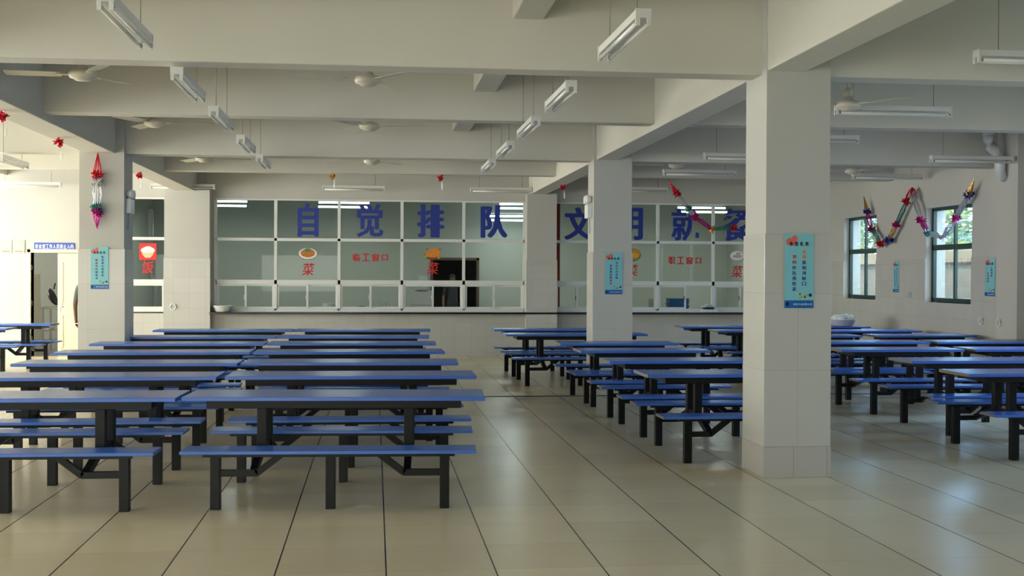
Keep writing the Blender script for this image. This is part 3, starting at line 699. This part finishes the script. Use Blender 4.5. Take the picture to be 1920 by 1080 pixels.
for x, y, z, c, lab in ((-3.79, 15.0, 3.27, 'red', 'red tinsel tuft under the left beam before the left column'), (-3.73, 12.6, 3.27, 'red', 'red tinsel tuft at the left picture edge under the beam'), (-3.76, 19.8, 3.27, 'red', 'red tinsel tuft under the beam behind the left column'), (3.37, 21.4, 3.285, 'red', 'red tinsel tuft under the main beam left of the middle column'), (1.13, 20.78, 3.372, 'red', 'red tinsel tuft on the last cross beam above the roast chicken'), (-.72, 20.78, 3.372, 'gold', 'small gold tinsel tuft on the last cross beam at centre left'), (4.25, 20.78, 3.372, 'red', 'red tinsel tuft just right of the middle column top')):
    t = thing('tinsel_tuft', lab, 'tinsel', (x, y, z), 0, 'tinsel tufts left under the beams')
    m_ = MB(); knot_mb(m_, (0, 0, -.06), .065, 60); m_.build('foil_knot', FOIL[c], t)
    m_ = MB(); strand_mb(m_, (0, 0, 0), (0, 0, -.09), 0, 4, .02, .003); strand_mb(m_, (.02, 0, -.09), (.03, 0, -.26), 0, 3, .015, .002); m_.build('strands', FOIL['silver'], t)

# ================================================================ WALL FITTINGS
def emergency(loc, rz, label):
    t = thing('emergency_light', label, 'emergency light', loc, rz, 'twin head emergency lights')     # wall behind is at +X, projects to -X
    q = MB(); q.box(-.07, 0, -.13, .13, -.14, .06, .012); q.build('battery_box', WHITEP, t)
    for s in (-1, 1):
        q = MB(); M = Matrix.Translation((-.05, s*.08, .13)) @ Matrix.Rotation(-PI/2, 4, 'Y')
        q.lathe([(.02, -.05), (.05, -.035), (.062, .0), (.062, .03), (.05, .036)], M=M, seg=18); q.tube([(-.04, s*.08, .05), (-.045, s*.08, .09)], .014); q.build('lamp_head', WHITEP, t)
    q = MB(); q.tube([(-.02, .0, -.14), (-.015, .0, -.24), (-.012, .03, -.36)], .007); q.build('cable', GREYB, t)
emergency((3.101, 17.1, 2.60), 0, 'white twin head emergency light on the side of the middle column')
emergency((-3.401, 17.1, 2.60), PI, 'grey looking twin head emergency light on the side of the left column')
def ring(loc, normal, label):
    t = thing('wall_ring', label, 'wall fitting', loc, 0, 'round wall fittings')
    q = MB(); n = Vector(normal); a = n.orthogonal().normalized(); b_ = n.cross(a)
    q.tube([a*.055*math.cos(2*PI*k/20)+b_*.055*math.sin(2*PI*k/20)+n*.012 for k in range(20)], .011, 8, closed=True); q.build('rim', WHITEP, t)
    q = MB(); M = n.to_track_quat('Z', 'Y').to_matrix().to_4x4(); q.lathe([(.045, 0.0), (.045, .006)], M=M, seg=18); q.build('plate', PLASTER if normal[1] else GREYB, t)
ring((-3.93, FAR_Y-.316, .99), (0, -1, 0), 'white round ring fitting on the wide tiled pilaster')
ring((RIGHT_X-.016, 17.5, .96), (-1, 0, 0), 'round fitting low on the right wall, left of two')
ring((RIGHT_X-.122, 16.78, .96), (-1, 0, 0), 'round fitting low on the right wall, on the pilaster')
t = thing('wall_socket', 'pair of sockets low on the right wall under the small poster', 'socket', (RIGHT_X-.015, 20.05, 1.32))
q = MB(); q.box(-.012, 0, .0, .086, -.043, .043, .003); q.box(-.012, 0, -.10, -.014, -.043, .043, .003); q.build('plate', GREYB, t)
t = thing('drain_pipe', 'white pipe with an elbow high on the right wall near the ceiling', 'pipe', (RIGHT_X-.24, 16.7, 3.1))
q = MB(); q.tube([(-.16, -.08, .60), (-.16, -.08, .52), (-.13, -.08, .45), (-.06, -.08, .38), (.0, -.08, .31), (.02, -.08, .22), (.02, -.08, .10), (.06, -.06, .03), (.13, -.02, .0)], [.075, .075, .08, .08, .08, .08, .075, .075, .075], 16); q.build('elbow', PIPEP, t)
q = MB(); q.tube([(-.16, -.08, .60), (-.16, -.08, .90)], .085, 16); q.build('collar', PIPEP, t)

# basins
def basin(loc, label, sx, bag):
    t = thing('plastic_basin', label, 'basin', loc)
    q = MB(); q.lathe([(.10, 0), (.17, .01), (.22, .11), (.235, .115), (.235, .125), (.21, .12), (.165, .02), (.10, .015)], seg=24, sx=sx); q.build('bowl', WHITEP, t)
    if bag:
        q = MB()
        for k in range(10): q.ball((random.uniform(-.15, .13), random.uniform(-.12, .12), .13+random.uniform(0, .05)), random.uniform(.05, .085), (1.2, 1, .7), 1)
        q.build('bag', BAGP, t)
basin((8.36, 20.7, .75), 'white plastic basin with a clear bag on a right block table', 1, True)
basin((-2.99, FAR_Y-.17, .886), 'small white basin on the left end of the serving counter', .85, False)

# ================================================================ KITCHEN THINGS
def lit(x, y, z, lab):
    t = thing('kitchen_light', lab, 'light', (x, y, z), 0, 'lit tube lights inside the kitchen')
    q = MB(); q.box(-.62, .62, -.04, .12, .17, .21, .004); q.build('housing', LAMPW, t)
    for s in (-1, 1):
        q = MB(); q.tube([(-.59, s*.07, .0+(.11 if s > 0 else 0)), (.59, s*.07, .0+(.11 if s > 0 else 0))], .022, 8); q.build('tube', TUBEON, t)
    q = MB()
    for e in (-.5, .5): q.tube([(e, 0, .20), (e, 0, CEIL-z)], .004, 5)
    q.build('hanging_wire', CHAIN, t)
    area('kitchen_lamp', (x, y, z-.05), (0, 0, 0), 1.2, .2, 10 if y > 29 else 36, (.92, 1, .94))
for x, y, z, lab in ((-3.55, 28.4, 3.22, 'lit tubes seen through the first pane of the long window'), (-.72, 28.4, 3.22, 'lit tubes seen through the second and third panes'), (3.55, 28.4, 3.23, 'upper lit tubes seen through the fifth pane'), (3.42, 30.0, 3.02, 'lower lit tubes seen through the fifth pane'), (7.9, 28.4, 3.19, 'lit tubes seen through the right serving window')):
    lit(x, y, z, lab)
IY = FAR_Y+.35
q = MB(); q.box(3.75, 3.87, FAR_Y+.5, FAR_Y+.62, 0, 3.6); tag(q.build('red_post', REDP), 'dark red post standing inside the right serving window', 'post')
t = thing('container', 'small white tub inside the second pane of the long window', 'container', (-.93, IY, .881)); q = MB(); q.lathe([(.10, 0), (.13, .02), (.135, .16), (.12, .165)], seg=18); q.build('tub', WHITEP, t); q = MB(); q.box(.13, .28, -.1, .1, 0, .12, .01); q.build('side_box', GREYB, t)
q = MB(); q.box(-.12, .12, -.1, .1, 0, .08, .03); q.ball((0, 0, .08), .09, (1.2, .9, .4)); tag(q.build('black_bag', BLACK, loc=(-.26, IY, .881)), 'black bag lying inside the third pane of the long window', 'bag')
for k in range(6):
    q = MB(); q.lathe([(.03, 0), (.09, .008), (.11, .02), (.105, .022), (.03, .006)], seg=16, M=Matrix.Rotation(math.radians(62), 4, 'Y')); tag(q.build('white_dish', DISH, loc=(.07+k*.06, IY, .98)), 'white dish leaning in the rack inside the third pane', 'dish', 'dishes leaning behind the long window')
t = thing('notice_board', 'white paper covered board inside the fourth pane of the long window', 'board', (.95, IY+.05, .881))
q = MB(); q.box(-.22, .22, 0, .03, 0, .44, .004); q.build('board', PAPER, t); q = MB(); q.box(-.06, .13, -.006, 0, .47, .74); q.box(-.10, .14, 0, .02, .42, .45); q.build('upper_sheet', PAPER, t); q = MB(); q.box(-.22, .22, -.004, 0, .13, .138); q.build('ledge', GREYB, t)
q = MB(); q.box(-.09, .09, -.15, .15, 0, .27, .008)
for k in range(5): q.box(-.095, .095, -.155, .155, .03+k*.05, .04+k*.05)
tag(q.build('crate_stack', GREYB, loc=(5.89, IY+.1, .881)), 'grey ribbed box beside the blue stack in the right window', 'box')
for k in range(6):
    q = MB(); q.box(-.21, .21, -.15, .15, 0, .04, .005); q.box(-.225, .225, -.165, .165, .036, .046, .003); tag(q.build('meal_tray', CRATE, loc=(6.39+random.uniform(-.01, .01), IY+.1, .881+k*.047)), 'blue meal tray in the stack behind the right serving window', 'tray', 'blue meal trays stacked behind the glass')
t = thing('counter_scale', 'small scale standing in the open pane of the right window', 'scale', (6.93, FAR_Y-.02, .886))
q = MB(); q.box(-.17, .17, -.12, .12, 0, .05, .008); q.build('base', WHITEP, t); q = MB(); q.box(-.10, .10, -.09, .09, .06, .10, .01); q.build('body', BLACK, t); q = MB(); q.box(-.15, .15, -.11, .11, .10, .115, .004); q.build('pan', STEEL, t); q = MB(); q.box(-.06, .06, -.05, .05, .115, .165, .01); q.build('display_box', GREYB, t)
for i, (x, lab) in enumerate(((-4.70, 'pale tube behind the left window standing for a reflection, leftmost of three'), (-4.40, 'pale tube behind the left window standing for a reflection, middle of three'), (-4.15, 'pale tube behind the left window standing for a reflection, rightmost of three'))):  # upright tubes modelled in place of the reflections in the left pane
    q = MB(); q.tube([(0, 0, 3.0), (0, 0, 2.0), (.03*(i-1), 0, 1.7), (.10*(1 if i < 1 else -.6), 0, 1.45), (.10*(1 if i < 1 else -.6), 0, .0)], .055, 12); tag(q.build('reflection_tube', PIPEP, loc=(x, 26.0+.2*i, 0)), lab, 'pipe', 'tubes standing for reflections in the left window')
# scullery behind the open door
t = thing('work_table', 'steel work table inside the open doorway', 'table', (-6.47, 26.3, 0))
q = MB(); q.box(-.45, .75, -.35, .35, .88, .94, .005); q.build('top', STEEL, t); q = MB(); q.box(-.40, .75, -.3, .3, .42, .45); q.build('shelf', STEEL, t)
for x in (-.42, .70):
    for y in (-.3, .3): q = MB(); q.box(x-.02, x+.02, y-.02, y+.02, 0, .88); q.build('leg', STEEL, t)
q = MB(); q.box(-.09, .09, -.02, .02, 0, 1.62, .004, M=Matrix.Rotation(.06, 4, 'X')); tag(q.build('board_plank', mat('pale_board', (.62, .60, .56), .6), loc=(-6.96, 25.8, 0)), 'tall pale plank leaning inside the open doorway', 'board')
t = thing('wok', 'dark wok standing on edge on the doorway work table', 'wok', (-6.74, 26.2, 1.13)); q = MB(); q.lathe([(.02, -.07), (.10, -.06), (.17, -.02), (.2, .03), (.19, .03), (.1, -.04), (.02, -.05)], seg=20, M=Matrix.Rotation(math.radians(65), 4, 'Y')); q.build('bowl', BLACK, t); q = MB(); q.bar((.02, 0, .17), (.05, 0, .30), .025); q.build('handle', BARK, t)
q = MB(); q.lathe([(.05, 0), (.07, .01), (.10, .12), (.095, .12), (.06, .02)], seg=16); tag(q.build('bowl', DISH, loc=(-6.76, 26.15, .452)), 'white bowl on the lower shelf inside the doorway', 'bowl')

# ================================================================ PEOPLE
def person(label, loc, rz, h, shirt, arms):
    """standing figure built as one skinned surface; faces local -Y"""
    t = thing('person', label, 'person', loc, rz)
    k = h/1.72
    J = {}; edges = []; rad = {}
    def j(n, p, r, par=None):
        J[n] = Vector(p)*k; rad[n] = r*k if not isinstance(r, tuple) else (r[0]*k, r[1]*k)
        if par: edges.append((par, n))
    j('pelvis', (0, 0, .95), (.155, .11)); j('waist', (0, 0, 1.10), (.135, .10), 'pelvis'); j('chest', (0, .0, 1.30), (.16, .11), 'waist'); j('neckbase', (0, .01, 1.43), (.10, .075), 'chest')
    j('neck', (0, 0, 1.50), .052, 'neckbase'); j('skull', (0, -.01, 1.60), (.072, .085), 'neck'); j('crown', (0, 0, 1.665), (.06, .075), 'skull')
    for s, nm in ((-1, 'l'), (1, 'r')):
        j('sh'+nm, (s*.18, .01, 1.40), .06, 'neckbase'); e, w_, f_ = arms
        j('el'+nm, (s*e[0], e[1], e[2]), .042, 'sh'+nm); j('wr'+nm, (s*w_[0], w_[1], w_[2]), .028, 'el'+nm)
        j('palm'+nm, (s*f_[0], f_[1], f_[2]), (.04, .02), 'wr'+nm)
        j('hip'+nm, (s*.09, 0, .88), .09, 'pelvis'); j('kn'+nm, (s*.10, -.01, .48), .06, 'hip'+nm); j('an'+nm, (s*.105, .015, .09), .042, 'kn'+nm); j('toe'+nm, (s*.12, -.15, .035), (.042, .03), 'an'+nm)
    names = list(J); me = bpy.data.meshes.new('body'); me.from_pydata([J[n] for n in names], [(names.index(a), names.index(b)) for a, b in edges], [])
    o = bpy.data.objects.new('body', me); COL.objects.link(o)
    sk = o.modifiers.new('skin', 'SKIN'); sk.use_smooth_shade = True
    for i, n in enumerate(names):
        r = rad[n]; me.skin_vertices[0].data[i].radius = r if isinstance(r, tuple) else (r, r); me.skin_vertices[0].data[i].use_root = (n == 'pelvis')
    o.modifiers.new('sub', 'SUBSURF').levels = 2; o.modifiers['sub'].render_levels = 2
    dg = bpy.context.evaluated_depsgraph_get(); bm_ = bpy.data.meshes.new_from_object(o.evaluated_get(dg)); bpy.data.objects.remove(o)
    for m_ in (SKIN, shirt, TROUS, BLACK): bm_.materials.append(m_)
    for p in bm_.polygons:
        c = p.center/k; p.use_smooth = True
        if c.z > 1.47: i = 0
        elif abs(c.x) > .16 and c.z < 1.17: i = 0
        elif c.z > .93: i = 1
        elif c.z > .09: i = 2
        else: i = 3
        p.material_index = i
    b = bpy.data.objects.new('body', bm_); COL.objects.link(b); b.parent = t
    # face, hair, fingers
    q = MB(); q.ball((0, .012*k, 1.655*k), .088*k, (.92, 1.05, .80)); q.ball((0, .035*k, 1.60*k), .082*k, (.95, .8, .9)); q.build('hair', HAIR, t)
    q = MB()
    for s in (-1, 1): q.ball((s*.031*k, -.088*k, 1.61*k), .011*k, (1.2, .7, .7), 1)
    q.build('eye', BLACK, t)
    q = MB(); q.ball((0, -.100*k, 1.583*k), .014*k, (.8, 1.2, 1.3), 1)
    for s in (-1, 1): q.ball((s*.078*k, .0, 1.595*k), .022*k, (.4, .8, 1.2), 1)
    q.build('nose_and_ears', SKIN, t)
    q = MB(); q.ball((0, -.088*k, 1.549*k), .018*k, (1.3, .5, .35), 1); q.build('mouth', REDP, t)
    for s, nm in ((-1, 'l'), (1, 'r')):
        q = MB(); P = J['palm'+nm]; d = (P-J['wr'+nm]).normalized(); side = Vector((0, 1, 0)); inn = Vector((-s, 0, 0))
        for fi, (oy, L_) in enumerate(((-.027, .062), (-.009, .072), (.010, .067), (.028, .052))):
            a = P + side*oy*k + d*.012*k; b1 = a + d*L_*.5*k + inn*.004*k; c1 = b1 + d*L_*.42*k + inn*(.018+.004*fi)*k
            q.tube([a, b1, c1], [.0095*k, .0085*k, .006*k], 7)
        a = P - side*.028*k - d*.03*k; q.tube([a, a - side*.025*k + d*.025*k + inn*.012*k, a - side*.03*k + d*.055*k + inn*.022*k], [.011*k, .010*k, .007*k], 7)
        q.build('fingers', SKIN, t)
    return t
person('person mostly hidden behind the left column, arm hanging by the cream door', (-4.72, 20.6, 0), PI*.9, 1.74, SHIRT, ((.235, .03, 1.12), (.26, -.04, .86), (.262, -.055, .79)))
person('dark figure standing in the kitchen doorway behind the glass', (1.95, 30.2, 0), .2, 1.66, TROUS, ((.235, .04, 1.12), (.25, -.03, .87), (.252, -.05, .80)))

# ================================================================ OUTSIDE THE RIGHT WINDOWS
mb = MB(); mb.box(RIGHT_X+.34, 40, -10, 70, -.35, -.2); struct(mb.build('ground_outside', GROUND), 'paved ground outside the right windows', 'ground')
t = thing('boundary_wall', 'weathered concrete boundary wall outside the right windows', 'wall', (12.6, 28, -.2))
q = MB(); q.box(-.1, .1, -16, 24, 0, 2.15); q.build('wall_body', CONC, t); q = MB(); q.box(-.18, .18, -16, 24, 2.15, 2.42, .02); q.build('coping', COPE, t)
for i, (x, y, h_) in enumerate(((15.4, 23.0, 5.0), (16.0, 28.2, 5.6), (15.3, 33.4, 5.2), (16.2, 38.6, 6.2), (15.6, 43.8, 5.8))):
    t = thing('tree', 'bushy green tree behind the boundary wall, %s from the nearer window' % ['first', 'second', 'third', 'fourth', 'fifth'][i], 'tree', (x, y, -.25), 0, 'trees behind the boundary wall')
    q = MB(); q.tube([(0, 0, 0), (.05, 0, h_*.3), (0, .1, h_*.7)], [.16, .13, .06], 8)
    for a in range(5): q.tube([(0, 0, h_*.3), (math.cos(a*1.3)*.9, math.sin(a*1.3)*.9, h_*.6)], [.07, .03], 6)
    q.build('trunk', BARK, t)
    q = MB()
    for _ in range(2600):
        v = Vector((random.gauss(0, 1), random.gauss(0, 1), random.gauss(0, 1))).normalized()*random.uniform(.55, 1)**.5
        c = Vector((v.x*2.0, v.y*2.4, h_*.58+v.z*h_*.40)); d = Vector((random.gauss(0, 1), random.gauss(0, 1), random.gauss(0, .6))).normalized(); e = d.orthogonal().normalized()
        L_ = random.uniform(.10, .2)
        q.bm.faces.new([q.bm.verts.new(c+d*L_), q.bm.verts.new(c+e*L_*.4), q.bm.verts.new(c-d*L_), q.bm.verts.new(c-e*L_*.4)])
    f_ = q.build('foliage', LEAF, t)
